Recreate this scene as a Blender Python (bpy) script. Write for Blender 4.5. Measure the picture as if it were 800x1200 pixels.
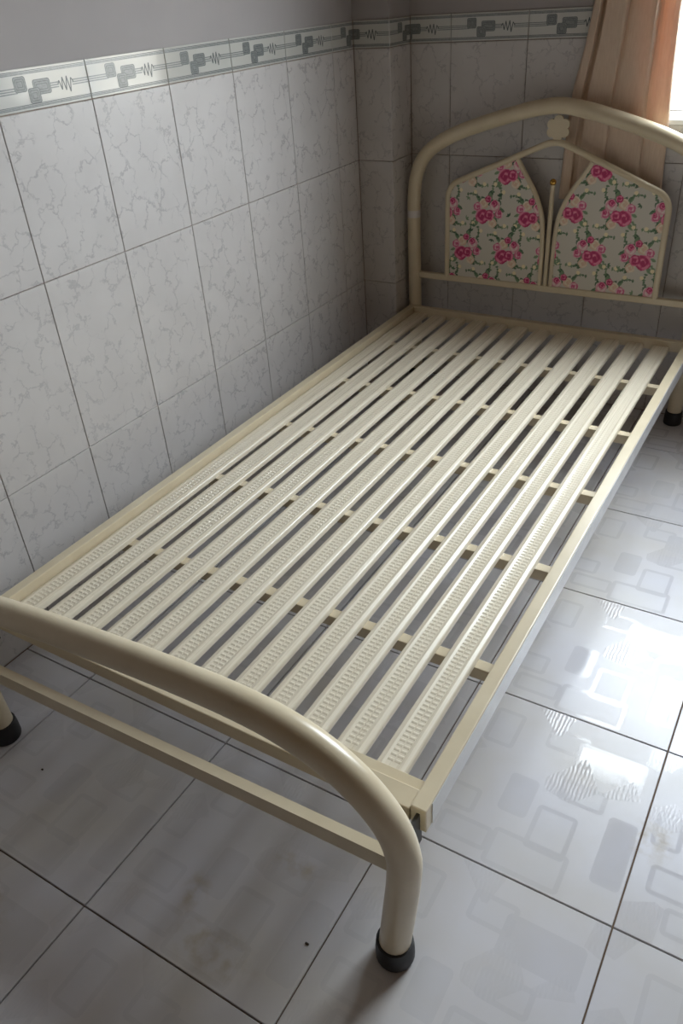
import bpy, bmesh, math, random
import numpy as np
from mathutils import Matrix, Vector

for o in list(bpy.data.objects):
    bpy.data.objects.remove(o, do_unlink=True)
scene = bpy.context.scene
COL = scene.collection

# ------------------------------------------------------------------ camera
F_PX, PITCH, YAW, ROLL = 922.1718, 0.5900, 0.5821, -0.0760
CAM = Vector((1.4680, -0.5568, 1.3095))
fwd = Vector((-math.sin(YAW)*math.cos(PITCH), math.cos(YAW)*math.cos(PITCH), -math.sin(PITCH)))
rgt0 = Vector((math.cos(YAW), math.sin(YAW), 0)); up0 = rgt0.cross(fwd)
rgt = rgt0*math.cos(ROLL) + up0*math.sin(ROLL)
upv = -rgt0*math.sin(ROLL) + up0*math.cos(ROLL)
cd = bpy.data.cameras.new('camera'); cam = bpy.data.objects.new('camera', cd); COL.objects.link(cam)
cam.matrix_world = Matrix(((rgt.x, upv.x, -fwd.x, CAM.x), (rgt.y, upv.y, -fwd.y, CAM.y),
                           (rgt.z, upv.z, -fwd.z, CAM.z), (0, 0, 0, 1)))
cd.sensor_fit = 'VERTICAL'; cd.sensor_height = 36.0; cd.lens = F_PX/1200*36.0
cd.clip_start = 0.02; cd.clip_end = 200
scene.camera = cam

# ------------------------------------------------------------------ daylight outside
SKY_STRENGTH = 22.5
world = bpy.data.worlds.new('world'); scene.world = world; world.use_nodes = True
bg = world.node_tree.nodes['Background']
# hazy bright sky above the horizon, pale sunlit yard below it
wt = world.node_tree
tc = wt.nodes.new('ShaderNodeTexCoord'); sx_ = wt.nodes.new('ShaderNodeSeparateXYZ'); wt.links.new(tc.outputs['Generated'], sx_.inputs[0])
cr = wt.nodes.new('ShaderNodeValToRGB'); mr = wt.nodes.new('ShaderNodeMapRange')
wt.links.new(sx_.outputs[2], mr.inputs[0])
for i_, v_ in ((1, -1.0), (2, 1.0), (3, 0.0), (4, 1.0)): mr.inputs[i_].default_value = v_
wt.links.new(mr.outputs[0], cr.inputs[0]); wt.links.new(cr.outputs[0], bg.inputs['Color'])
cr.color_ramp.elements[0].position = 0.485; cr.color_ramp.elements[0].color = (0.30, 0.28, 0.25, 1)
cr.color_ramp.elements[1].position = 0.53; cr.color_ramp.elements[1].color = (0.885, 0.94, 1.0, 1)
bg.inputs['Strength'].default_value = SKY_STRENGTH

# window opening in the back wall (needed by the daylight portal)
WX0, WX1, WZ0, WZ1 = 0.888, 2.05, 0.917, 2.15
YB = 2.0897                      # face of the tiles on the back wall
pl = bpy.data.lights.new('window_daylight', 'AREA'); pl.shape = 'RECTANGLE'
pl.size = WX1-WX0; pl.size_y = WZ1-WZ0
po = bpy.data.objects.new('window_daylight', pl); COL.objects.link(po)
po.location = ((WX0+WX1)/2, YB+0.135, (WZ0+WZ1)/2); po.rotation_euler = (math.radians(-90), 0, 0)
pl.cycles.is_portal = True

vs = scene.view_settings
vs.view_transform = 'Standard'; vs.look = 'None'; vs.gamma = 1.0; vs.use_curve_mapping = False
vs.exposure = 0.6

# ------------------------------------------------------------------ helpers
def srgb(r, g, b):
    f = lambda c: (c/255/12.92) if c/255 <= 0.04045 else ((c/255+0.055)/1.055)**2.4
    return (f(r), f(g), f(b), 1)

class N:
    """tiny node-tree writer"""
    def __init__(s, name):
        s.m = bpy.data.materials.new(name); s.m.use_nodes = True
        s.t = s.m.node_tree; s.b = s.t.nodes['Principled BSDF']; s.out = s.t.nodes['Material Output']
    def n(s, typ, **kw):
        nd = s.t.nodes.new(typ)
        for k, v in kw.items():
            setattr(nd, k, v)
        return nd
    def set(s, sock, v):
        if isinstance(v, bpy.types.NodeSocket): s.t.links.new(v, sock)
        else: sock.default_value = v
    def math(s, op, a, b=0.0, clamp=False):
        nd = s.n('ShaderNodeMath', operation=op, use_clamp=clamp)
        s.set(nd.inputs[0], a); s.set(nd.inputs[1], b); return nd.outputs[0]
    def vmath(s, op, a, b=(0, 0, 0), out=0):
        nd = s.n('ShaderNodeVectorMath', operation=op)
        s.set(nd.inputs[0], a)
        if b is not None and len(nd.inputs) > 1: s.set(nd.inputs[1], b)
        return nd.outputs[out]
    def mix(s, fac, a, b):
        nd = s.n('ShaderNodeMix', data_type='RGBA')
        s.set(nd.inputs[0], fac); s.set(nd.inputs[6], a); s.set(nd.inputs[7], b); return nd.outputs[2]
    def ramp(s, v, lo, hi, a=0.0, b=1.0):
        nd = s.n('ShaderNodeMapRange'); s.set(nd.inputs[0], v)
        for i, x in zip((1, 2, 3, 4), (lo, hi, a, b)): s.set(nd.inputs[i], x)
        return nd.outputs[0]
    def noise(s, vec, scale, detail=3.0, rough=0.5, color=False):
        nd = s.n('ShaderNodeTexNoise'); s.set(nd.inputs['Vector'], vec)
        nd.inputs['Scale'].default_value = scale; nd.inputs['Detail'].default_value = detail
        nd.inputs['Roughness'].default_value = rough
        return nd.outputs[1 if color else 0]
    def bump(s, h, strength, dist=0.001):
        nd = s.n('ShaderNodeBump'); s.set(nd.inputs['Height'], h)
        nd.inputs['Strength'].default_value = strength; nd.inputs['Distance'].default_value = dist
        s.t.links.new(nd.outputs[0], s.b.inputs['Normal'])
    def objc(s): return s.n('ShaderNodeTexCoord').outputs['Object']
    def pos(s): return s.n('ShaderNodeNewGeometry').outputs['Position']
    def rnd(s): return s.n('ShaderNodeObjectInfo').outputs['Random']
    def base(s, v): s.set(s.b.inputs['Base Color'], v)
    def rough(s, v): s.set(s.b.inputs['Roughness'], v)

MATS = {}
def plain(name, col, rough=0.5, metal=0.0, var=0.04, nscale=30.0):
    k = N(name)
    nz = k.noise(k.objc(), nscale, 4)
    dark = tuple(c*(1-var*2) for c in col[:3]) + (1,)
    k.base(k.mix(k.ramp(nz, 0.35, 0.65), dark, col)); k.rough(rough)
    k.b.inputs['Metallic'].default_value = metal
    MATS[name] = k.m; return k

def build_materials():
    # cream bed enamel with faint brushed unevenness
    k = N('cream_enamel')
    nz = k.noise(k.pos(), 14.0, 4)
    k.base(k.mix(k.ramp(nz, 0.35, 0.68), srgb(209, 194, 165), srgb(215, 201, 173)))
    k.rough(0.29)
    MATS['cream'] = k.m
    # slat enamel: fine lengthwise scratches
    k = N('slat_enamel')
    p = k.vmath('MULTIPLY', k.pos(), (420.0, 3.0, 1.0))
    st = k.noise(p, 1.0, 3)
    k.base(k.mix(k.ramp(st, 0.3, 0.7), srgb(222, 210, 187), srgb(230, 220, 200)))
    k.rough(k.ramp(st, 0.3, 0.7, 0.24, 0.36)); MATS['slat'] = k.m
    plain('black_rubber', srgb(30, 29, 30), 0.55)
    plain('gold', srgb(205, 160, 80), 0.25, 0.9)
    plain('dark_metal', srgb(70, 66, 60), 0.5)
    plain('white_frame', srgb(232, 234, 236), 0.35)
    plain('grille_metal', srgb(170, 174, 182), 0.45)
    plain('rod_metal', srgb(160, 150, 130), 0.3, 0.8)
    plain('tape', srgb(226, 219, 214), 0.25)
    plain('crumb', srgb(60, 48, 38), 0.9)
    k = N('plastic_film'); k.base(srgb(222, 221, 220))
    k.rough(k.ramp(k.noise(k.pos(), 18.0, 3), 0.3, 0.7, 0.10, 0.26))
    k.bump(k.noise(k.pos(), 30.0, 2), 0.25, 0.002); MATS['film'] = k.m
    # grout
    k = N('grout'); nz = k.noise(k.pos(), 9.0, 5)
    k.base(k.mix(k.ramp(nz, 0.35, 0.65), srgb(128, 104, 88), srgb(172, 152, 138))); k.rough(0.9)
    MATS['grout'] = k.m
    k = N('floor_grout'); nz = k.noise(k.pos(), 6.0, 5)
    k.base(k.mix(k.ramp(nz, 0.35, 0.65), srgb(88, 68, 50), srgb(112, 92, 74))); k.rough(0.9)
    MATS['floor_grout'] = k.m
    # painted plaster
    k = N('wall_paint'); nz = k.noise(k.pos(), 3.0, 5)
    k.base(k.mix(k.ramp(nz, 0.3, 0.7), srgb(160, 154, 152), srgb(167, 161, 159))); k.rough(0.75)
    k.bump(k.noise(k.pos(), 90.0, 4), 0.12, 0.001); MATS['paint'] = k.m
    k = N('ceiling_paint'); nz = k.noise(k.pos(), 3.0, 5)
    k.base(k.mix(nz, srgb(140, 118, 94), srgb(150, 128, 102))); k.rough(0.85); MATS['ceiling'] = k.m
    k = N('front_wall_paint'); nz = k.noise(k.pos(), 3.0, 5)
    k.base(k.mix(k.ramp(nz, 0.3, 0.7), srgb(146, 116, 86), srgb(156, 126, 94))); k.rough(0.8); MATS['front_paint'] = k.m
    # marbled white wall tile with thin broken grey veins
    k = N('marbled_tile')
    off = k.vmath('MULTIPLY', k.n('ShaderNodeCombineXYZ').outputs[0], (1, 1, 1))
    cx = k.n('ShaderNodeCombineXYZ'); r = k.rnd()
    k.set(cx.inputs[0], k.math('MULTIPLY', r, 37.0)); k.set(cx.inputs[1], k.math('MULTIPLY', r, 91.0))
    p = k.vmath('ADD', k.objc(), cx.outputs[0])
    w1 = k.vmath('MULTIPLY', k.vmath('SUBTRACT', k.noise(p, 26.0, 5, 0.65, True), (0.5, 0.5, 0.5)), (0.085, 0.085, 0.0))
    pv = k.vmath('MULTIPLY', k.vmath('ADD', p, w1), (1.25, 0.95, 0.0))
    vo = k.n('ShaderNodeTexVoronoi', feature='DISTANCE_TO_EDGE', voronoi_dimensions='2D'); vo.inputs['Scale'].default_value = 17.0
    k.set(vo.inputs['Vector'], pv)
    thick = k.ramp(k.noise(p, 30.0, 3), 0.30, 0.72, 0.030, 0.115)
    vein = k.math('SUBTRACT', 1.0, k.math('DIVIDE', vo.outputs['Distance'], thick), True)
    brk = k.ramp(k.noise(p, 17.0, 3), 0.40, 0.56)
    vein = k.math('MULTIPLY', vein, brk)
    cloud = k.ramp(k.noise(p, 9.0, 3), 0.3, 0.7)
    basec = k.mix(cloud, srgb(194, 189, 186), srgb(201, 196, 193))
    k.base(k.mix(k.math('MULTIPLY', vein, 0.42), basec, srgb(145, 142, 147)))
    k.rough(k.ramp(vein, 0.0, 1.0, 0.34, 0.16))
    k.bump(k.noise(p, 7.0, 2), 0.08, 0.002)
    MATS['marble'] = k.m
    # glossy border tile and its print
    k = N('border_tile_glaze'); nz = k.noise(k.pos(), 16.0, 3)
    k.base(k.mix(nz, srgb(192, 190, 183), srgb(200, 199, 193))); k.rough(0.09); k.b.inputs['IOR'].default_value = 1.58
    k.bump(k.noise(k.pos(), 45.0, 2), 0.06, 0.001); MATS['border'] = k.m
    k = plain('border_print_grey', srgb(140, 143, 141), 0.2, 0, 0.10, 160.0)
    k = plain('border_print_dark', srgb(104, 108, 108), 0.2, 0, 0.10, 160.0)
    # floor tile: pale glaze, printed rounded rectangles that are glossier than the ground
    k = N('floor_tile_glaze')
    o = k.vmath('MULTIPLY', k.objc(), (1, 1, 0))
    rects = [(0.112, 0.107, 0.067, 0.038), (0.034, -0.155, 0.070, 0.040), (-0.022, -0.033, 0.028, 0.046),
             (0.057, -0.082, 0.038, 0.049), (-0.104, 0.110, 0.032, 0.048), (0.168, -0.069, 0.026, 0.072),
             (0.022, 0.130, 0.040, 0.029), (-0.128, -0.085, 0.044, 0.030), (-0.160, 0.020, 0.026, 0.040),
             (-0.085, -0.150, 0.050, 0.026), (0.085, 0.020, 0.044, 0.026)]
    fill = None; line = None; gl = None
    rad = 0.010
    for i, (cx_, cy_, hx, hy) in enumerate(rects):
        d = k.vmath('ABSOLUTE', k.vmath('SUBTRACT', o, (cx_, cy_, 0)), None)
        d = k.vmath('MAXIMUM', k.vmath('SUBTRACT', d, (hx-rad, hy-rad, 0)), (0, 0, 0))
        d = k.math('SUBTRACT', k.vmath('LENGTH', d, None, 1), rad)
        f = k.math('LESS_THAN', d, -0.009)
        l = k.math('MULTIPLY', k.math('LESS_THAN', d, 0.0), k.math('GREATER_THAN', d, -0.009))
        fill = f if fill is None else k.math('MAXIMUM', fill, f)
        line = l if line is None else k.math('MAXIMUM', line, l)
        if i in (0, 2, 5):
            gl = f if gl is None else k.math('MAXIMUM', gl, f)
    P = k.pos()
    soil = k.ramp(k.noise(P, 3.2, 4), 0.36, 0.68)
    basec = k.mix(k.math('MULTIPLY', soil, 0.6), srgb(208, 207, 214), srgb(194, 187, 174))
    basec = k.mix(k.math('MULTIPLY', line, 0.12), basec, srgb(186, 188, 195))
    basec = k.mix(k.math('MULTIPLY', fill, 0.12), basec, srgb(188, 190, 198))
    # spilled-drink stains and scuffs lying on the floor
    st = None
    for (sx, sy, ax, ay) in [(0.775, -0.065, 0.030, 0.055), (0.905, 0.063, 0.060, 0.022), (1.444, 0.412, 0.045, 0.065), (0.865, -0.130, 0.10, 0.05), (0.45, -0.30, 0.09, 0.10)]:
        d = k.vmath('MULTIPLY', k.vmath('SUBTRACT', P, (sx, sy, 0)), (1/ax, 1/ay, 0))
        g = k.math('SUBTRACT', 1.0, k.vmath('LENGTH', d, None, 1), True)
        st = g if st is None else k.math('MAXIMUM', st, g)
    stm = k.math('MULTIPLY', k.ramp(st, 0.0, 0.6), k.ramp(k.noise(P, 38.0, 5), 0.42, 0.66))
    basec = k.mix(k.math('MULTIPLY', stm, 0.45), basec, srgb(160, 140, 100))
    k.base(basec)
    # rippled glaze patches
    wv = k.n('ShaderNodeTexWave'); k.set(wv.inputs['Vector'], P); wv.inputs['Scale'].default_value = 42.0
    wv.inputs['Distortion'].default_value = 3.0; wv.inputs['Detail'].default_value = 1.0
    vo = k.n('ShaderNodeTexVoronoi', voronoi_dimensions='2D'); vo.inputs['Scale'].default_value = 13.0
    k.set(vo.inputs['Vector'], o)
    sep = k.n('ShaderNodeSeparateColor'); k.t.links.new(vo.outputs['Color'], sep.inputs[0])
    patch = k.math('GREATER_THAN', sep.outputs[0], 0.70)
    rg = k.math('SUBTRACT', 0.31, k.math('MULTIPLY', line, 0.19))
    rg = k.math('SUBTRACT', rg, k.math('MULTIPLY', gl, 0.255))
    rg = k.math('ADD', k.math('SUBTRACT', rg, k.math('MULTIPLY', k.math('MULTIPLY', patch, 0.13), k.math('SUBTRACT', 1.0, k.math('MAXIMUM', gl, line), True))), k.math('MULTIPLY', soil, 0.04))
    k.rough(k.math('ADD', rg, k.math('MULTIPLY', stm, 0.2)))
    hgt = k.math('ADD', k.math('MULTIPLY', k.math('MULTIPLY', wv.outputs['Fac'], patch), 0.9), k.noise(P, 11.0, 2))
    k.bump(hgt, 0.13, 0.0022)
    k.b.inputs['Specular IOR Level'].default_value = 0.36
    MATS['floor'] = k.m
    # curtain cloth: peach weave that lets daylight through
    k = N('peach_curtain_cloth')
    P = k.objc()
    wv = k.noise(k.vmath('MULTIPLY', P, (1.0, 1.0, 0.12)), 260.0, 3)
    c = k.mix(k.ramp(wv, 0.3, 0.7), srgb(224, 200, 176), srgb(234, 212, 190))
    k.base(c); k.rough(0.9)
    tr = k.n('ShaderNodeBsdfTranslucent'); tr.inputs[0].default_value = srgb(230, 186, 160)
    mx = k.n('ShaderNodeMixShader'); mx.inputs[0].default_value = 0.17
    k.t.links.new(k.b.outputs[0], mx.inputs[1]); k.t.links.new(tr.outputs[0], mx.inputs[2])
    k.t.links.new(mx.outputs[0], k.out.inputs[0]); MATS['curtain'] = k.m
    # window glass: clear with a fresnel sheen
    k = N('window_glass')
    tp = k.n('ShaderNodeBsdfTransparent'); tp.inputs[0].default_value = (0.93, 0.95, 0.95, 1)
    gs = k.n('ShaderNodeBsdfGlossy'); gs.inputs['Roughness'].default_value = 0.02
    lw = k.n('ShaderNodeLayerWeight'); lw.inputs[0].default_value = 0.5
    fr = k.math('ADD', 0.04, k.math('MULTIPLY', 0.9, k.math('POWER', lw.outputs['Facing'], 5.0)))
    mx = k.n('ShaderNodeMixShader'); k.t.links.new(fr, mx.inputs[0])
    k.t.links.new(tp.outputs[0], mx.inputs[1]); k.t.links.new(gs.outputs[0], mx.inputs[2])
    k.t.links.new(mx.outputs[0], k.out.inputs[0]); MATS['glass'] = k.m
    # floral cloth: colours come from the printed colour attribute
    k = N('floral_print')
    at = k.n('ShaderNodeAttribute', attribute_name='print'); k.base(at.outputs['Color']); k.rough(0.5)
    k.bump(k.noise(k.pos(), 500.0, 2), 0.06, 0.0005); MATS['floral'] = k.m
build_materials()

def M(n): return MATS[n]

def mesh_obj(name, verts, faces, mat, parent=None, smooth=False, loc=None):
    me = bpy.data.meshes.new(name); me.from_pydata([tuple(v) for v in verts], [], [tuple(f) for f in faces])
    if mat is not None:
        for m in (mat if isinstance(mat, (list, tuple)) else [mat]): me.materials.append(m)
    if smooth:
        me.polygons.foreach_set('use_smooth', [True]*len(me.polygons))
    me.update()
    return link(name, me, parent, loc)

def link(name, me, parent=None, loc=None):
    o = bpy.data.objects.new(name, me); COL.objects.link(o)
    if parent is not None: o.parent = parent
    if loc is not None: o.location = loc
    return o

def empty(name, loc=(0, 0, 0)):
    o = bpy.data.objects.new(name, None); COL.objects.link(o); o.location = loc
    o.empty_display_size = 0.1; return o

def tag(o, label=None, cat=None, group=None, kind=None):
    if label: o['label'] = label
    if cat: o['category'] = cat
    if group: o['group'] = group
    if kind: o['kind'] = kind
    return o

class MB:
    def __init__(s): s.v = []; s.f = []; s.mi = []
    def add(s, vs, fs, mi=0):
        b = len(s.v); s.v += [tuple(x) for x in vs]; s.f += [tuple(i+b for i in f) for f in fs]; s.mi += [mi]*len(fs)
    def box(s, x0, x1, y0, y1, z0, z1, ch=0.0, mi=0):
        if ch <= 0:
            vs = [(x, y, z) for z in (z0, z1) for y in (y0, y1) for x in (x0, x1)]
            s.add(vs, [(0, 2, 3, 1), (4, 5, 7, 6), (0, 1, 5, 4), (2, 6, 7, 3), (0, 4, 6, 2), (1, 3, 7, 5)], mi); return
        bm = bmesh.new(); bmesh.ops.create_cube(bm, size=1.0)
        for v in bm.verts:
            v.co = Vector(((x0+x1)/2+v.co.x*(x1-x0), (y0+y1)/2+v.co.y*(y1-y0), (z0+z1)/2+v.co.z*(z1-z0)))
        bmesh.ops.bevel(bm, geom=list(bm.edges), offset=ch, segments=2, profile=0.5, affect='EDGES')
        bm.verts.index_update()
        s.add([v.co[:] for v in bm.verts], [[v.index for v in f.verts] for f in bm.faces], mi); bm.free()
    def tube(s, pts, r, seg=18, caps=True, mi=0):
        pts = [Vector(p) for p in pts]; n = len(pts)
        tg = []
        for i in range(n):
            a = pts[max(i-1, 0)]; b = pts[min(i+1, n-1)]; tg.append((b-a).normalized())
        t0 = tg[0]; ref = Vector((0, 1, 0)) if abs(t0.y) < 0.9 else Vector((1, 0, 0))
        nrm = (ref - t0*ref.dot(t0)).normalized(); vs = []; fs = []
        for i in range(n):
            nrm = (nrm - tg[i]*nrm.dot(tg[i])).normalized(); bn = tg[i].cross(nrm)
            rr = r[i] if isinstance(r, (list, tuple)) else r
            for j in range(seg):
                a = 2*math.pi*j/seg; vs.append(pts[i]+nrm*rr*math.cos(a)+bn*rr*math.sin(a))
        for i in range(n-1):
            for j in range(seg):
                k2 = (j+1) % seg; fs.append((i*seg+j, i*seg+k2, (i+1)*seg+k2, (i+1)*seg+j))
        if caps:
            fs.append(tuple(range(seg-1, -1, -1))); fs.append(tuple(range((n-1)*seg, n*seg)))
        s.add(vs, fs, mi)
    def lathe(s, c, prof, seg=20, mi=0):
        vs = []; fs = []
        for (r, z) in prof:
            for j in range(seg):
                a = 2*math.pi*j/seg; vs.append((c[0]+r*math.cos(a), c[1]+r*math.sin(a), c[2]+z))
        for i in range(len(prof)-1):
            for j in range(seg):
                k2 = (j+1) % seg; fs.append((i*seg+j, i*seg+k2, (i+1)*seg+k2, (i+1)*seg+j))
        fs.append(tuple(range(seg-1, -1, -1))); fs.append(tuple(range((len(prof)-1)*seg, len(prof)*seg)))
        s.add(vs, fs, mi)
    def build(s, name, mat, parent=None, smooth=False, angle=None, loc=None):
        o = mesh_obj(name, s.v, s.f, mat, parent, smooth, loc)
        if any(s.mi): o.data.polygons.foreach_set('material_index', s.mi)
        if smooth and angle is not None:
            try: o.data.set_sharp_from_angle(angle=math.radians(angle))
            except Exception: pass
        return o

def spline(P, per=10):
    """Catmull-Rom through the points"""
    P = [Vector(p) for p in P]; out = []
    Q = [P[0]*2-P[1]] + P + [P[-1]*2-P[-2]]
    for i in range(1, len(Q)-2):
        p0, p1, p2, p3 = Q[i-1:i+3]
        for k in range(per):
            t = k/per
            out.append(0.5*((2*p1)+(p2-p0)*t+(2*p0-5*p1+4*p2-p3)*t*t+(3*p1-p0-3*p2+p3)*t*t*t))
    out.append(P[-1]); return out

def fillet(P, R, seg=8):
    """polyline with rounded corners; R one radius per inner corner"""
    P = [Vector(p) for p in P]; out = [P[0]]
    for i in range(1, len(P)-1):
        a, b, c = P[i-1], P[i], P[i+1]; r = R[i-1] if isinstance(R, (list, tuple)) else R
        u = (a-b).normalized(); v = (c-b).normalized(); ang = u.angle(v); t = r/math.tan(ang/2)
        t = min(t, (a-b).length*0.49, (c-b).length*0.49); r2 = t*math.tan(ang/2)
        ctr = b+(u+v).normalized()*(r2/math.sin(ang/2)); s0 = b+u*t-ctr; s1 = b+v*t-ctr
        tot = s0.angle(s1)
        for k in range(seg+1):
            f = k/seg
            out.append(ctr+(s0*math.sin((1-f)*tot)+s1*math.sin(f*tot))/math.sin(tot))
    out.append(P[-1]); return out

# ------------------------------------------------------------------ room shell
RX1, RY0, RZ1 = 3.30, -3.60, 2.95
TT = 0.004                                  # tiles stand this proud of the wall bed
ZR = [0.0, 0.3939, 0.8058, 1.1348, 1.2116]  # tile rows: three marbled rows, then the border
TW = 0.2515; G = 0.0019
PX, PY = 0.1301, 1.948                      # corner pillar: right face x, front face y
V0 = 0.5609                                 # a vertical joint on the left wall
BX0 = 0.2722                                # a vertical joint on the back wall
FS, FX0, FY0 = 0.4019, 0.2178, -0.1794      # floor tile pitch and joints

def slab(name, boxes, mats):
    mb = MB()
    for b, mi in boxes: mb.box(*b, mi=mi)
    return tag(mb.build(name, mats), kind='structure')

ZT = ZR[-1]
wl = slab('wall_left', [((-0.15, -TT, RY0-0.12, YB+0.12, -0.1, ZT-0.001), 1), ((-0.15, -TT, RY0-0.12, YB+0.12, ZT-0.001, RZ1+0.05), 0)], [M('paint'), M('grout')])
wr = slab('wall_right', [((RX1, RX1+0.15, RY0-0.12, YB+0.12, -0.1, ZT), 1), ((RX1, RX1+0.15, RY0-0.12, YB+0.12, ZT, RZ1+0.05), 0)], [M('front_paint'), M('grout')])
wf = slab('wall_front', [((-TT, RX1, RY0-0.12, RY0, -0.1, RZ1+0.05), 0)], [M('front_paint')])
yb0, yb1 = YB+TT, YB+TT+0.13
wb = slab('wall_back', [((-TT, WX0, yb0, yb1, -0.1, ZT-0.001), 1), ((-TT, WX0, yb0, yb1, ZT-0.001, RZ1), 0),
                        ((WX1, RX1, yb0, yb1, -0.1, ZT-0.001), 1), ((WX1, RX1, yb0, yb1, ZT-0.001, RZ1), 0),
                        ((WX0, WX1, yb0, yb1, -0.1, WZ0-0.0085), 1), ((WX0, WX1, yb0, yb1, WZ1, RZ1), 0)], [M('paint'), M('grout')])
wp = slab('wall_pillar', [((-TT, PX-TT, PY+TT, yb0, -0.1, ZT-0.001), 1), ((-TT, PX-TT, PY+TT, yb0, ZT-0.001, RZ1), 0)], [M('paint'), M('grout')])
tag(slab('ceiling', [((-TT, RX1, RY0, yb1, RZ1, RZ1+0.05), 0)], [M('ceiling')]))
fl = slab('floor', [((-TT, RX1, RY0, yb0, -0.10, -0.0045), 0)], [M('floor_grout')])

_tile_cache = {}
def tile_mesh(x0, x1, y0, y1, t, mat, tag_):
    """chamfered tile, local x right, y up, z outward; the front face lies at z = 0"""
    key = (round(x0, 4), round(x1, 4), round(y0, 4), round(y1, 4), tag_)
    if key in _tile_cache: return _tile_cache[key]
    c = 0.0009
    vs = [(x0, y0, -t), (x1, y0, -t), (x1, y1, -t), (x0, y1, -t), (x0, y0, -c), (x1, y0, -c), (x1, y1, -c), (x0, y1, -c),
          (x0+c, y0+c, 0), (x1-c, y0+c, 0), (x1-c, y1-c, 0), (x0+c, y1-c, 0)]
    fs = [(0, 3, 2, 1), (8, 9, 10, 11)]
    for i in range(4):
        j = (i+1) % 4; fs += [(i, j, j+4, i+4), (i+4, j+4, j+8, i+8)]
    me = bpy.data.meshes.new(tag_); me.from_pydata(vs, [], fs); me.materials.append(mat); me.update()
    _tile_cache[key] = me; return me

# ---- border print as clipped polygons, u = 0..TW from the tile's left edge, w = height from the middle
def rrect(x0, x1, z0, z1, r, n=4):
    pts = []
    for (cx, cz, a0) in ((x1-r, z1-r, 0), (x0+r, z1-r, 90), (x0+r, z0+r, 180), (x1-r, z0+r, 270)):
        for k in range(n+1):
            a = math.radians(a0+90*k/n); pts.append((cx+r*math.cos(a), cz+r*math.sin(a)))
    return pts
def ring(poly_o, poly_i):
    n = len(poly_o); return [[poly_o[i], poly_o[(i+1) % n], poly_i[(i+1) % n], poly_i[i]] for i in range(n)]
def print_polys():
    A = []   # (layer, material, polygon)
    hb = 0.0384
    for z in (hb-0.0085, -hb+0.0085):
        for dz in (-0.0026, -0.0001): A.append((0, 0, [(0, z+dz-0.0010), (TW, z+dz-0.0010), (TW, z+dz+0.0012), (0, z+dz+0.0012)]))
        A.append((0, 1, [(0, z+0.0018), (TW, z+0.0018), (TW, z+0.0032), (0, z+0.0032)]))
    for dz in (-0.0042, 0.0, 0.0042):
        A.append((0, 0, [(0, dz-0.0012), (0.060, dz-0.0012), (0.060, dz+0.0012), (0, dz+0.0012)]))
        A.append((0, 0, [(0.135, dz-0.0012), (0.168, dz-0.0012), (0.168, dz+0.0012), (0.135, dz+0.0012)]))
        A.append((0, 0, [(0.205, dz-0.0012), (TW, dz-0.0012), (TW, dz+0.0012), (0.205, dz+0.0012)]))
    for lay, (x0, x1, z0, z1) in enumerate([(0.054, 0.085, -0.004, 0.024), (0.101, 0.146, -0.013, 0.015), (0.086, 0.116, -0.027, 0.001)], 1):
        A.append((lay, 0, rrect(x0, x1, z0, z1, 0.005)))
        for ins in (0.0, 0.0042, 0.0084):
            if x1-x0-2*ins < 0.008 or z1-z0-2*ins < 0.008: continue
            r = max(0.005-ins*0.4, 0.0015)
            A += [(lay+0.5, 1, q) for q in ring(rrect(x0+ins, x1-ins, z0+ins, z1-ins, r), rrect(x0+ins+0.0013, x1-ins-0.0013, z0+ins+0.0013, z1-ins-0.0013, max(r-0.001, 0.0008)))]
    # the zigzag squiggle
    zz = [(0.166, 0.0), (0.170, 0.007), (0.175, -0.011), (0.180, 0.012), (0.186, -0.013), (0.192, 0.013), (0.197, -0.017), (0.203, 0.009), (0.209, 0.0)]
    for (a, b) in zip(zz, zz[1:]):
        A.append((1, 1, [(a[0]-0.0014, a[1]), (a[0]+0.0014, a[1]), (b[0]+0.0014, b[1]), (b[0]-0.0014, b[1])]))
    return A
PRINT = print_polys()
def clip(poly, u0, u1):
    for s, lim in ((1, u0), (-1, u1)):
        out = []
        for i in range(len(poly)):
            a, b = poly[i-1], poly[i]; ia = s*(a[0]-lim) >= 0; ib = s*(b[0]-lim) >= 0
            if ia != ib:
                t = (lim-a[0])/(b[0]-a[0]); out.append((lim, a[1]+t*(b[1]-a[1])))
            if ib: out.append(b)
        poly = out
        if len(poly) < 3: return []
    return poly
_print_cache = {}
def print_mesh(u0, u1):
    key = (round(u0, 4), round(u1, 4))
    if key in _print_cache: return _print_cache[key]
    mb = MB(); uc = (u0+u1)/2
    for lay, mi, p in PRINT:
        p = clip(p, u0+0.0012, u1-0.0012)
        if len(p) < 3: continue
        ar = sum(p[i-1][0]*p[i][1]-p[i][0]*p[i-1][1] for i in range(len(p)))
        if ar < 0: p = p[::-1]
        mb.add([(x-uc, z, 0.00025+lay*0.00006) for x, z in p], [tuple(range(len(p)))], mi)
    me = bpy.data.meshes.new('printed_motif'); me.from_pydata(mb.v, [], mb.f)
    me.materials.append(M('border_print_grey')); me.materials.append(M('border_print_dark'))
    me.polygons.foreach_set('material_index', mb.mi); me.update()
    _print_cache[key] = me; return me

def wall_frame(origin, right, out):
    r = Vector(right); o = Vector(out); u = Vector((0, 0, 1))
    return Matrix(((r.x, u.x, o.x, origin[0]), (r.y, u.y, o.y, origin[1]), (r.z, u.z, o.z, origin[2]), (0, 0, 0, 1)))

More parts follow.
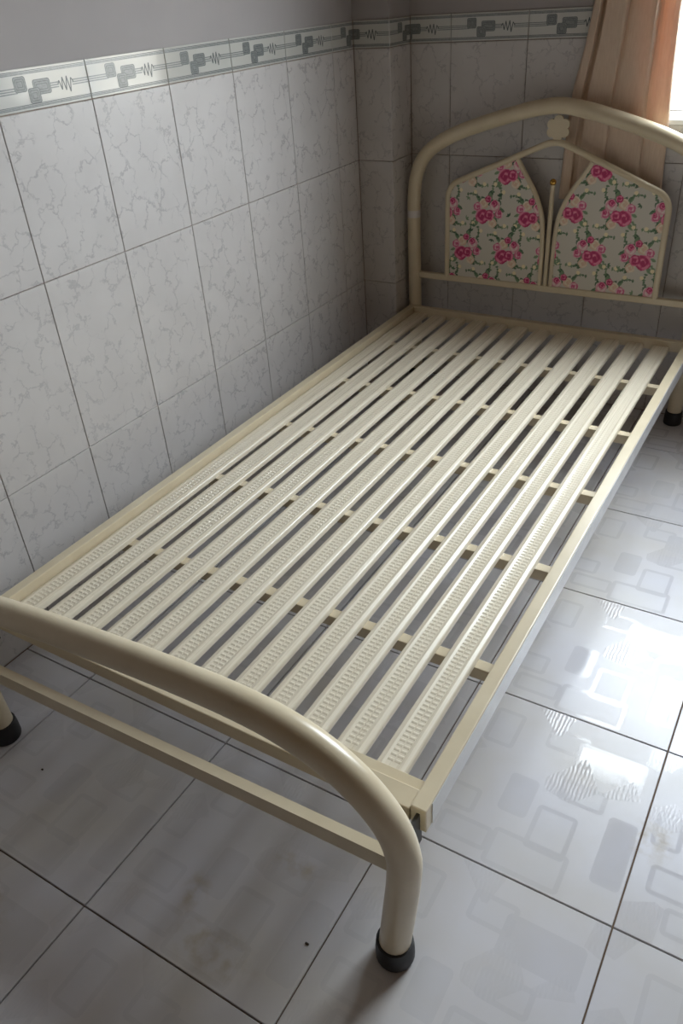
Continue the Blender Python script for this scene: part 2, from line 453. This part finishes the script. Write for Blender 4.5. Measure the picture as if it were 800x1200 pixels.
def put_tile(parent, mx, a0, a1, z0, z1, row, u0=0.0):
    """a tile from a0..a1 along the wall, z0..z1; u0 = where its print starts on a whole tile"""
    ca, cz = (a0+a1)/2, (z0+z1)/2; h = G/2
    border = row == 3
    me = tile_mesh(a0-ca+h, a1-ca-h, z0-cz+h, z1-cz-h, 0.0055, M('border') if border else M('marble'), 'border_tile' if border else 'wall_tile')
    o = link(me.name.split('.')[0], me, parent); o.matrix_local = mx @ Matrix.Translation((ca, cz, 0.0))
    if border:
        d = link('printed_motif', print_mesh(u0, u0+(a1-a0)), o)

def tile_run(parent, mx, edges, z_lo=0.0, z_hi=9.0, rows=(0, 1, 2, 3)):
    for (a0, a1, u0) in edges:
        for row in rows:
            z0, z1 = max(ZR[row], z_lo), min(ZR[row+1], z_hi)
            if z1-z0 > 0.02: put_tile(parent, mx, a0, a1, z0, z1, row, u0)

# left wall (a = y)
ed = []
k = -18
while V0+k*TW < PY-0.01:
    a0, a1, u0 = V0+k*TW, V0+(k+1)*TW, 0.0
    if a0 < RY0: u0 = RY0-a0; a0 = RY0
    if a1 > RY0+0.02: ed.append((a0, min(a1, PY), u0))
    k += 1
tile_run(wl, wall_frame((0, 0, 0), (0, 1, 0), (1, 0, 0)), ed)
# pillar front and side
tile_run(wp, wall_frame((0, PY, 0), (1, 0, 0), (0, -1, 0)), [(0.0, PX, TW-PX)])
tile_run(wp, wall_frame((PX, 0, 0), (0, 1, 0), (1, 0, 0)), [(PY, YB, 0.0)])
# back wall (a = x)
mxb = wall_frame((0, YB, 0), (1, 0, 0), (0, -1, 0))
ed = [(PX, BX0, TW-(BX0-PX))]
k = 0
while BX0+k*TW < RX1-0.02:
    ed.append((BX0+k*TW, min(BX0+(k+1)*TW, RX1), 0.0)); k += 1
for (a0, a1, u0) in ed:
    if a1 <= WX0 or a0 >= WX1: tile_run(wb, mxb, [(a0, a1, u0)])
    else:
        tile_run(wb, mxb, [(a0, a1, u0)], 0, WZ0-0.0085)
        if a0 < WX0-0.02: tile_run(wb, mxb, [(a0, WX0, u0)], WZ0, 9)
        if a1 > WX1+0.02: tile_run(wb, mxb, [(WX1, a1, u0+WX1-a0)], WZ0, 9)
# right wall (a = -y)
ed = []; a = -YB
while a < -RY0-0.02:
    ed.append((a, min(a+TW, -RY0), 0.0)); a += TW
tile_run(wr, wall_frame((RX1-TT, 0, 0), (0, -1, 0), (-1, 0, 0)), ed)

# floor tiles; each keeps its origin at the centre of the whole tile so that the print stays in register
xs = [i for i in range(-1, 9)]; ys = [j for j in range(-9, 7)]
for i in xs:
    for j in ys:
        x0, x1, y0, y1 = FX0+i*FS, FX0+(i+1)*FS, FY0+j*FS, FY0+(j+1)*FS
        cx, cy = (x0+x1)/2, (y0+y1)/2
        x0, x1, y0, y1 = max(x0, 0.0), min(x1, RX1-TT), max(y0, RY0), min(y1, YB)
        if x1-x0 < 0.03 or y1-y0 < 0.03: continue
        g = 0.0014
        me = tile_mesh(x0-cx+g, x1-cx-g, y0-cy+g, y1-cy-g, 0.006, M('floor'), 'floor_tile')
        o = link('floor_tile', me, fl, (cx, cy, 0.0))

# ------------------------------------------------------------------ window, grille, curtain
w1 = tag(empty('window_1', ((WX0+WX1)/2, YB+0.06, WZ0)), kind='structure')
OX, OY, OZ = w1.location
def wbox(name, x0, x1, y0, y1, z0, z1, mat, ch=0.003, parent=None):
    mb = MB(); mb.box(x0-OX, x1-OX, y0-OY, y1-OY, z0-OZ, z1-OZ, ch); return mb.build(name, mat, parent or w1)
fy0, fy1 = YB+0.075, YB+0.128
wbox('window_sill', WX0, WX1, YB-0.003, YB+0.0745, WZ0-0.008, WZ0+0.006, M('white_frame'), 0.002)
for jx in (WX0, WX1-0.006): wbox('window_jamb', jx, jx+0.006, YB+0.001, YB+0.0745, WZ0+0.0065, WZ1, M('white_frame'), 0.001)
fr = MB()
for b in ((WX0, WX0+0.018, WZ0, WZ1), (WX1-0.018, WX1, WZ0, WZ1), (WX0+0.018, WX1-0.018, WZ0, WZ0+0.018), (WX0+0.018, WX1-0.018, WZ1-0.018, WZ1)):
    fr.box(b[0]-OX, b[1]-OX, fy0-OY, fy1-OY, b[2]-OZ, b[3]-OZ, 0.003)
fr.build('window_frame', M('white_frame'), w1)
xm = (WX0+WX1)/2
for (sx0, sx1, dy) in ((WX0+0.019, xm+0.012, 0.004), (xm-0.012, WX1-0.019, 0.029)):
    s = MB()
    for b in ((sx0, sx0+0.022, WZ0+0.019, WZ1-0.019), (sx1-0.022, sx1, WZ0+0.019, WZ1-0.019), (sx0+0.022, sx1-0.022, WZ0+0.019, WZ0+0.041), (sx0+0.022, sx1-0.022, WZ1-0.041, WZ1-0.019)):
        s.box(b[0]-OX, b[1]-OX, fy0+dy-OY, fy0+dy+0.022-OY, b[2]-OZ, b[3]-OZ, 0.002)
    so = s.build('window_sash', M('white_frame'), w1)
    wbox('pane', sx0+0.020, sx1-0.020, fy0+dy+0.009, fy0+dy+0.013, WZ0+0.039, WZ1-0.039, M('glass'), 0.0, so)
# iron grille outside, with scrolls
gr = tag(empty('window_grille', (xm, YB+0.165, WZ0)), 'pale iron grille with curled scrolls outside the window', 'window grille')
gx = lambda x: x-xm
nb = 9
for i in range(nb):
    x = WX0+0.04+(WX1-WX0-0.08)*i/(nb-1)
    mb = MB(); mb.tube([(gx(x), 0, 0.0), (gx(x), 0, WZ1-WZ0)], 0.006, 8); mb.build('grille_bar', M('grille_metal'), gr, True, 40)
for z in (0.02, 0.30, 0.90, WZ1-WZ0-0.02):
    mb = MB(); mb.box(gx(WX0), gx(WX1), -0.005, 0.005, z-0.010, z+0.010); mb.build('grille_rail', M('grille_metal'), gr)
for i in range(nb-1):
    xa = WX0+0.04+(WX1-WX0-0.08)*(i+0.5)/(nb-1)
    for z0 in (0.13, 1.02):
        pts = []
        for k in range(26):
            t = k/25; a = t*2.2*math.pi; r = 0.046*(1-0.72*t)
            pts.append((gx(xa)+r*math.cos(a)*(1 if i % 2 else -1), 0.0, z0+r*math.sin(a)*1.1))
        mb = MB(); mb.tube(pts, 0.005, 6); mb.build('scroll', M('grille_metal'), gr, True, 40)

# curtain: (x, z) outline and pleats measured at the wall
def lerp_tab(tab, z):
    for (z0, x0), (z1, x1) in zip(tab, tab[1:]):
        if z <= z1: 
            t = max(0, (z-z0)/(z1-z0)); return x0+(x1-x0)*t
    return tab[-1][1]
CL = [(0.68, 0.661), (0.85, 0.667), (1.0, 0.677), (1.12, 0.703), (1.23, 0.718), (2.32, 0.84)]
CR = [(0.68, 0.976), (0.76, 0.973), (0.90, 0.968), (1.01, 0.961), (1.20, 0.957), (2.32, 1.04)]
# pleat profile: u across the cloth, depth 0 (back, near the wall) .. 1 (front)
PLT = [(0.0, 0.25), (0.03, 0.75), (0.105, 0.98), (0.112, 0.95), (0.118, 0.05), (0.158, 0.0), (0.166, 0.55), (0.175, 0.72), (0.27, 0.84), (0.40, 1.0), (0.420, 0.93),
       (0.427, 0.45), (0.445, 0.50), (0.56, 0.80), (0.70, 0.98), (0.745, 1.0), (0.765, 0.80), (0.775, 0.25), (0.80, 0.20), (0.86, 0.48), (0.93, 0.62), (0.985, 0.50), (1.0, 0.30)]
def pleat(u):
    for (u0, d0), (u1, d1) in zip(PLT, PLT[1:]):
        if u <= u1:
            t = (u-u0)/(u1-u0); return d0+(d1-d0)*t
    return PLT[-1][1]
us = sorted(set([a for a, _ in PLT] + [i/70 for i in range(71)])); zs = [0.69+(2.30-0.69)*j/64 for j in range(65)]
cv = []; cf = []
for z in zs:
    xl, xr = lerp_tab(CL, z), lerp_tab(CR, z)
    amp = 0.016 + 0.034*min(1, max(0, (z-0.98)/0.35))
    for u in us:
        zz = z
        if z < 0.7: zz = z + 0.02*u
        y = YB-0.006-amp*pleat(u)-0.0015*math.sin(u*23+z*9)*(1 if z > 1 else 0.3)
        cv.append((xl+(xr-xl)*u - 0.8, y-YB, zz-0.69))
nu = len(us)
for j in range(len(zs)-1):
    for i in range(nu-1): cf.append((j*nu+i, j*nu+i+1, (j+1)*nu+i+1, (j+1)*nu+i))
cu = mesh_obj('curtain', cv, cf, M('curtain'), None, True, (0.8, YB, 0.69))
sm = cu.modifiers.new('cloth', 'SOLIDIFY'); sm.thickness = 0.0012; sm.offset = -1
cu.data.set_sharp_from_angle(angle=math.radians(50))
tag(cu, 'peach cloth curtain with broad pleats hanging beside the window behind the headboard', 'curtain')
rod = empty('curtain_rod', (1.45, YB-0.035, 2.32))
mb = MB(); mb.tube([(-0.72, 0, 0), (0.80, 0, 0)], 0.009, 12); mb.build('rod', M('rod_metal'), rod, True, 40)
for x in (-0.73, 0.81):
    mb = MB(); mb.lathe((x, 0, 0), [(0.003, -0.018), (0.014, -0.010), (0.018, 0), (0.014, 0.010), (0.003, 0.018)], 12); mb.build('finial', M('rod_metal'), rod, True, 40)
for x in (-0.64, 0.72):
    mb = MB(); mb.box(x-0.008, x+0.008, -0.004, 0.0385, -0.012, 0.012); mb.build('bracket', M('rod_metal'), rod)
tag(rod, 'metal curtain rod fixed above the window', 'curtain rod')

# ------------------------------------------------------------------ the bed
bed = tag(empty('single_bed', (0.657, 0.0, 0.0)), 'cream enamelled metal single bed frame with bare slats and floral headboard', 'bed')
BO = Vector((0.657, 0, 0))
class BB(MB):
    def make(s, name, mat, parent=bed, smooth=True, angle=40):
        off = BO
        s.v = [tuple(Vector(v)-off) for v in s.v]
        return s.build(name, mat, parent, smooth, angle)

XL, XR = 0.158, 1.156
RT, RB = 0.302, 0.252
# side rails
for (x0, x1) in ((XL, XL+0.024), (XR-0.026, XR)):
    mb = BB(); mb.box(x0, x1, 0.080, 2.006, RB, RT, 0.0022); r = mb.make('side_rail', M('cream'), bed, False)
    if x0 > 0.5:
        f = BB(); f.box(XR+0.0002, XR+0.0012, 0.10, 1.99, RB+0.001, RT-0.003); tag(f.make('plastic_film', M('film'), r, False), 'shiny clear plastic film left on the outer face')
    for ya, yb in ((0.030, 0.086), (2.0, 2.02)):
        xm_ = (x0+x1)/2
        h = BB(); h.box(xm_-0.003, xm_+0.003, ya, yb, 0.222, 0.292, 0.001); h.make('hook_plate', M('dark_metal'), r, False)
# end rails with slat flange
mb = BB(); mb.box(XL+0.025, XR-0.027, 0.078, 0.116, 0.264, 0.2955, 0.002); er = mb.make('end_rail', M('cream'), bed, False)
mb = BB(); mb.box(XL+0.025, XR-0.027, 0.1165, 0.139, 0.2836, 0.2864, 0.0008); mb.make('slat_flange', M('cream'), er, False)
mb = BB(); mb.box(XL+0.025, XR-0.027, 1.985, 2.008, 0.268, 0.3025, 0.002); mb.make('end_rail', M('cream'), bed, False)
# cross bars
for y in (0.424, 0.745, 1.065, 1.390, 1.712):
    mb = BB(); mb.box(XL+0.0245, XR-0.0265, y-0.012, y+0.012, 0.243, 0.2695, 0.0015); mb.make('cross_bar', M('cream'), bed, False)

# slats: rolled profile with two rows of pressed ribs; one mesh shared by all
SY0, SY1, STOP = 0.119, 1.985, 0.2832
def slat_mesh():
    mb = MB(); hw = 0.0265
    prof = [(-hw, -0.0135), (-hw, -0.0045), (-hw+0.0012, -0.0018), (-hw+0.004, -0.0004), (-hw+0.0075, 0.0), (-hw+0.0085, 0.0007), (-hw+0.0105, 0.0007), (-hw+0.0115, 0.0)]
    prof = prof + [(-x, z) for x, z in prof[::-1]]
    yl = [0, 0.03, 0.06, 0.09, 0.12, 0.16] + [0.16+(SY1-SY0-0.16)*i/8 for i in range(1, 9)]
    dip = lambda y: -0.0*max(0, 1-y/0.16)**2
    n = len(prof); vs = []; fs = []
    for y in yl:
        for (x, z) in prof: vs.append((x, y, z+dip(y)))
    for j in range(len(yl)-1):
        for i in range(n-1): fs.append((j*n+i, j*n+i+1, (j+1)*n+i+1, (j+1)*n+i))
    # underside and ends
    e = len(yl)-1
    for j in range(len(yl)-1): fs.append((j*n+n-1, j*n, (j+1)*n, (j+1)*n+n-1))
    fs.append(tuple(range(n-1, -1, -1))); fs.append(tuple(e*n+i for i in range(n)))
    mb.add(vs, fs)
    y = 0.035
    while y < SY1-SY0-0.02:
        for cx in (-0.0062, 0.0062):
            a, b, h = 0.0054, 0.0038, 0.00145; z = -0.0002
            mb.add([(cx-a, y-b, z), (cx+a, y-b, z), (cx+a, y+b, z), (cx-a, y+b, z), (cx-a+0.0012, y, z+h), (cx+a-0.0012, y, z+h)],
                   [(0, 1, 5, 4), (2, 3, 4, 5), (1, 2, 5), (3, 0, 4)])
        y += 0.0105
    me = bpy.data.meshes.new('slat'); me.from_pydata(mb.v, [], mb.f); me.materials.append(M('slat'))
    me.polygons.foreach_set('use_smooth', [i < len(fs) for i in range(len(mb.f))]); me.update()
    me.set_sharp_from_angle(angle=math.radians(50)); return me
sl = slat_mesh()
for k in range(12):
    o = link('slat', sl, bed, (0.2122+0.0775*k-BO.x, SY0, STOP))
    o.rotation_euler.z = 0.0008

# footboard: bent tube, slightly racked as in life
YF = 0.012
path = [(0.182, 0.040), (0.176, 0.12), (0.166, 0.22), (0.163, 0.29), (0.176, 0.345), (0.215, 0.388), (0.275, 0.411), (0.36, 0.427), (0.47, 0.440), (0.58, 0.450),
        (0.70, 0.459), (0.80, 0.464), (0.89, 0.465), (0.97, 0.457), (1.04, 0.434), (1.095, 0.396), (1.135, 0.346), (1.1535, 0.288), (1.153, 0.23), (1.145, 0.15), (1.133, 0.040)]
mb = BB(); mb.tube(spline([(x, YF, z) for x, z in path], 6), 0.0258, 24); fb = mb.make('footboard', M('cream'))
CAP = [(0.027, 0.0), (0.0305, 0.002), (0.0318, 0.006), (0.0315, 0.030), (0.0300, 0.046), (0.0268, 0.047)]
for x in (0.182, 1.133):
    c = BB(); c.lathe((x, YF, 0.0), CAP, 24); c.make('rubber_foot', M('black_rubber'), fb)
def bar(a, b, hy, hz):
    """square tube from a to b in an xz plane"""
    a, b = Vector(a), Vector(b); d = (b-a).normalized(); n = Vector((-d.z, 0, d.x)); vs = []
    for p in (a, b):
        for sy, sz in ((-1, -1), (1, -1), (1, 1), (-1, 1)): vs.append(p+Vector((0, hy*sy, 0))+n*hz*sz)
    return vs, [(0, 1, 2, 3), (7, 6, 5, 4), (0, 4, 5, 1), (1, 5, 6, 2), (2, 6, 7, 3), (3, 7, 4, 0)]
mb = BB(); mb.add(*bar((0.180, YF, 0.222), (1.140, YF, 0.262), 0.009, 0.0165)); mb.make('stretcher', M('cream'), fb, False)

# headboard
YH = 2.030
HC = 0.654
HP = [(0.169, 0.040), (0.167, 0.40), (0.166, 0.62), (0.170, 0.705), (0.183, 0.765), (0.213, 0.816), (0.270, 0.858), (0.340, 0.889), (0.44, 0.921), (0.54, 0.948), (0.605, 0.961), (0.654, 0.966)]
HPR = HP + [(2*HC-x if z > 0.7 else 2*HC-x-0.006*(1-z/0.7), z) for x, z in HP[-2::-1]]
mb = BB(); mb.tube(spline([(x, YH, z) for x, z in HPR], 6), 0.0228, 24); hb = mb.make('headboard', M('cream'))
for x in (HPR[0][0], HPR[-1][0]):
    c = BB(); c.lathe((x, YH, 0.0), [(r*0.90, z) for r, z in CAP], 24); c.make('rubber_foot', M('black_rubber'), hb)
mb = BB(); mb.tube([(0.1663, YH, 0.612), (0.1664, YH, 0.636)], 0.0234, 20); tag(mb.make('tape_band', M('tape'), hb), 'whitish band of tape around the post')
# lower cross tube
mb = BB(); mb.box(0.186, 1.122, YH-0.009, YH+0.009, 0.400, 0.4215, 0.003); mb.make('cross_tube', M('cream'), hb, False)
# inner frame
XI0, XI1 = 0.296, 1.013
pk = fillet([(XI0, YH, 0.41), (XI0, YH, 0.722), (HC+0.002, YH, 0.872), (XI1, YH, 0.722), (XI1, YH, 0.41)], [0.060, 0.10, 0.060], 8)
mb = BB(); mb.tube(pk, 0.0098, 14); mb.make('inner_frame', M('cream'), hb)
VL = spline([(0.536, YH, 0.812), (0.560, YH, 0.775), (0.600, YH, 0.712), (0.625, YH, 0.65), (0.634, YH, 0.58), (0.636, YH, 0.50), (0.636, YH, 0.415)], 5)
VR = [Vector((2*(HC+0.001)-p.x, p.y, p.z)) for p in VL]
for V in (VL, VR):
    mb = BB(); mb.tube(V, 0.0078, 12); mb.make('curved_strut', M('cream'), hb)
mb = BB(); mb.tube([(HC+0.001, YH, 0.415), (HC+0.001, YH, 0.742)], 0.0075, 12); stem = mb.make('centre_stem', M('cream'), hb)
mb = BB(); mb.lathe((HC+0.001, YH, 0.742), [(0.0075, 0), (0.0095, 0.002), (0.0105, 0.007), (0.0095, 0.012), (0.005, 0.0165), (0.001, 0.0175)], 14)
tag(mb.make('ball_cap', M('gold'), hb), 'small brass ball cap')
# flower ornament: six-petalled plate
pts = []
for k in range(72):
    a = 2*math.pi*k/72; pts.append(0.0285+0.0085*abs(math.cos(3*a))**0.7)
vs = []
for y in (YH-0.004, YH+0.004):
    for k in range(72):
        a = 2*math.pi*k/72+math.pi/6; vs.append((HC+0.004+pts[k]*math.cos(a), y, 0.904+pts[k]*math.sin(a)))
fs = [tuple(range(72)), tuple(range(143, 71, -1))]+[(k, 72+k, 72+(k+1) % 72, (k+1) % 72) for k in range(72)]
mb = BB(); mb.add(vs, fs); mb.make('flower_plate', M('cream'), hb)

# ---- floral cloth panels: the print is painted into a colour attribute on a fine mesh
def lin(r, g, b): return np.array(srgb(r, g, b)[:3])
def paint(xc, zc, rng, ox, oz, mir):
    """xc, zc arrays of positions (m) -> colours"""
    C = np.empty(xc.shape+(3,)); C[:] = lin(208, 202, 190)
    PW, PH = 0.150, 0.128; SC = 1.22
    prng = np.random.RandomState(5)
    leaves = []; twigs = []; buds = []
    for q in range(24):
        a = prng.uniform(0, 6.283); r = prng.uniform(0.026, 0.052)
        leaves.append((r*math.cos(a), r*math.sin(a)*0.95, a+prng.uniform(-0.6, 0.6), prng.uniform(0.008, 0.0135), prng.randint(3)))
    for q in range(4):
        a = q*1.57+0.5+prng.uniform(-.3, .3); L = 0.036
        for s in range(7):
            r = 0.040+L*s/7; a2 = a+0.42*(s/7)**2
            leaves.append((r*math.cos(a2), r*math.sin(a2), a2+(0.9 if s % 2 else -0.9), 0.0055, prng.randint(3)))
            if s in (4,): buds.append((r*math.cos(a2)+0.006, r*math.sin(a2)+0.005, 0.0052))
    roses = [(-0.010, 0.020, 0.014, 2), (0.002, 0.032, 0.0095, 0), (-0.028, 0.010, 0.0125, 1), (0.034, -0.006, 0.012, 1), (0.022, 0.016, 0.0155, 3), (0.016, -0.030, 0.013, 2), (0.020, 0.022, 0.009, 0), (-0.014, -0.014, 0.0205, 0), (0.006, -0.010, 0.015, 0), (0.036, -0.002, 0.0065, 0)]
    shades = {0: ((182, 50, 98), (212, 82, 130), (230, 140, 168)), 1: ((208, 96, 136), (224, 150, 174), (232, 196, 202)), 2: ((222, 190, 166), (228, 206, 184), (232, 218, 200)), 3: ((220, 152, 168), (228, 188, 194), (232, 210, 206))}
    greens = [lin(58, 88, 66), lin(84, 112, 84), (lin(122, 146, 112))]
    x0, x1, z0, z1 = xc.min(), xc.max(), zc.min(), zc.max()
    cl = []
    for j in range(-4, 5):
        for i in range(-5, 6):
            cx = ox+i*PW+(PW/2 if j % 2 else 0); cz = oz+j*PH
            if x0-0.1 < cx < x1+0.1 and z0-0.1 < cz < z1+0.1: cl.append((cx, cz))
    sg = -1 if mir else 1
    for (cx, cz) in cl:
        X = (xc-cx)*sg/SC; Z = (zc-cz)/SC
        box = (np.abs(X) < 0.09) & (np.abs(Z) < 0.09)
        if not box.any(): continue
        xs_, zs_ = X[box], Z[box]; c = C[box]
        for (lx, lz, a, L, g) in leaves:
            dx, dz = xs_-lx, zs_-lz; p = dx*math.cos(a)+dz*math.sin(a); n = -dx*math.sin(a)+dz*math.cos(a)
            m = (np.abs(p) < L) & (np.abs(n) < 0.48*L*(1-(p/L)**2))
            c[m] = greens[g]
            mm = m & (np.abs(n) < 0.0006); c[mm] = greens[2]
        for (bx, bz, r) in buds:
            m = (xs_-bx)**2+(zs_-bz)**2 < r*r; c[m] = lin(240, 226, 190)
        for (rx, rz, r, s) in roses:
            dx, dz = xs_-rx, zs_-rz; d = np.hypot(dx, dz); th = np.arctan2(dz, dx)
            edge = r*(0.90+0.10*np.abs(np.sin(2.5*th+rx*300)))
            m = d < edge
            sp = np.sin(th*1.0+d/r*9.0+rx*200)+0.5*np.sin(3*th-d/r*6)
            A, B, D_ = [lin(*q) for q in shades[s]]
            col = np.where((sp > 0.55)[:, None], D_, np.where((sp > -0.35)[:, None], B, A))
            col = np.where((d < 0.25*r)[:, None], A, col)
            c[m] = col[m]
        C[box] = c
    # stray leaf sprigs between the bouquets
    for q in range(26):
        cx, cz, a = rng.uniform(x0, x1), rng.uniform(z0, z1), rng.uniform(0, 6.28)
        if min((cx-a_)**2+(cz-b_)**2 for a_, b_ in cl) < 0.058**2: continue
        for s in (-1, 0, 1):
            aa = a+s*0.9; lx, lz = cx+0.006*math.cos(aa), cz+0.006*math.sin(aa)
            dx, dz = xc-lx, zc-lz; p = dx*math.cos(aa)+dz*math.sin(aa); n = -dx*math.sin(aa)+dz*math.cos(aa)
            C[(np.abs(p) < 0.006) & (np.abs(n) < 0.0026*(1-(p/0.006)**2))] = greens[q % 3]
    return C
def inside(poly, X, Z):
    r = np.zeros(X.shape, bool); n = len(poly)
    for i in range(n):
        xa, za = poly[i-1]; xb, zb = poly[i]
        if za == zb: continue
        cnd = ((za > Z) != (zb > Z)) & (X < (xb-xa)*(Z-za)/(zb-za)+xa); r ^= cnd
    return r
def floral_panel(poly, ox, oz, mir, seed):
    st = 0.0018
    px = [p[0] for p in poly]; pz = [p[1] for p in poly]
    gx = np.arange(min(px), max(px)+st, st); gz = np.arange(min(pz), max(pz)+st, st)
    X, Z = np.meshgrid(gx, gz); C = paint(X, Z, np.random.RandomState(seed), ox, oz, mir)
    cellx = (X[:-1, :-1]+X[1:, 1:])/2; cellz = (Z[:-1, :-1]+Z[1:, 1:])/2
    keep = inside(poly, cellx, cellz)
    nx = len(gx); idx = np.arange(nx*len(gz)).reshape(len(gz), nx)
    f = np.stack([idx[:-1, :-1], idx[:-1, 1:], idx[1:, 1:], idx[1:, :-1]], -1)[keep]
    used = np.unique(f); rem = -np.ones(nx*len(gz), int); rem[used] = np.arange(len(used)); f = rem[f]
    v = np.stack([X.ravel()[used]-BO.x, np.full(len(used), YH-0.0035), Z.ravel()[used]], -1); col = C.reshape(-1, 3)[used]
    n0 = len(v); m = len(poly)
    front = [(x-BO.x, YH-0.003, z) for x, z in poly]; back = [(x-BO.x, YH+0.003, z) for x, z in poly]
    verts = v.tolist()+front+back
    faces = f.tolist()+[list(range(n0+m-1, n0-1, -1)), list(range(n0+m, n0+2*m))]+[[n0+i, n0+(i+1) % m, n0+m+(i+1) % m, n0+m+i] for i in range(m)]
    me = bpy.data.meshes.new('floral_panel'); me.from_pydata(verts, [], faces); me.materials.append(M('floral'))
    at = me.color_attributes.new('print', 'FLOAT_COLOR', 'POINT')
    full = np.ones((len(verts), 4), np.float32); full[:n0, :3] = col; full[n0:, :3] = lin(208, 202, 190)
    at.data.foreach_set('color', full.ravel()); me.update()
    return link('floral_panel', me, hb)
polyL = [(XI0+0.002, 0.414), (0.636, 0.414)] + [(p.x-0.001, p.z) for p in VL[::-1][2:]] + [(p.x, p.z) for p in pk[::-1] if 0.42 < p.z and p.x < 0.53]
polyR = [(XI1-0.002, 0.414), (2*HC+0.002-0.636, 0.414)] + [(p.x+0.001, p.z) for p in VR[::-1][2:]] + [(p.x, p.z) for p in pk if 0.42 < p.z and p.x > 0.78]
tag(floral_panel(polyL, 0.440, 0.648, False, 3), 'cream cloth panel printed with pink rose bouquets')
tag(floral_panel(polyR, 0.720, 0.672, True, 8), 'cream cloth panel printed with pink rose bouquets')

# ------------------------------------------------------------------ crumbs of dirt on the floor
rng = random.Random(4)
for lab, (x, y, r) in (('dark crumb of dirt on the floor tile before the footboard', (0.999, -0.045, 0.0032)), ('small dark dirt flake on the floor beside the left foot leg', (0.323, -0.013, 0.0026))):
    bm = bmesh.new(); bmesh.ops.create_icosphere(bm, subdivisions=1, radius=r)
    for v in bm.verts: v.co = Vector((v.co.x*rng.uniform(0.8, 1.7), v.co.y*rng.uniform(0.6, 1.3), max(v.co.z, -r*0.4)*0.5+r*0.2))
    me = bpy.data.meshes.new('dirt_crumb'); bm.to_mesh(me); bm.free(); me.materials.append(M('crumb'))
    tag(link('dirt_crumb', me, None, (x, y, 0.0005)), lab, 'dirt')
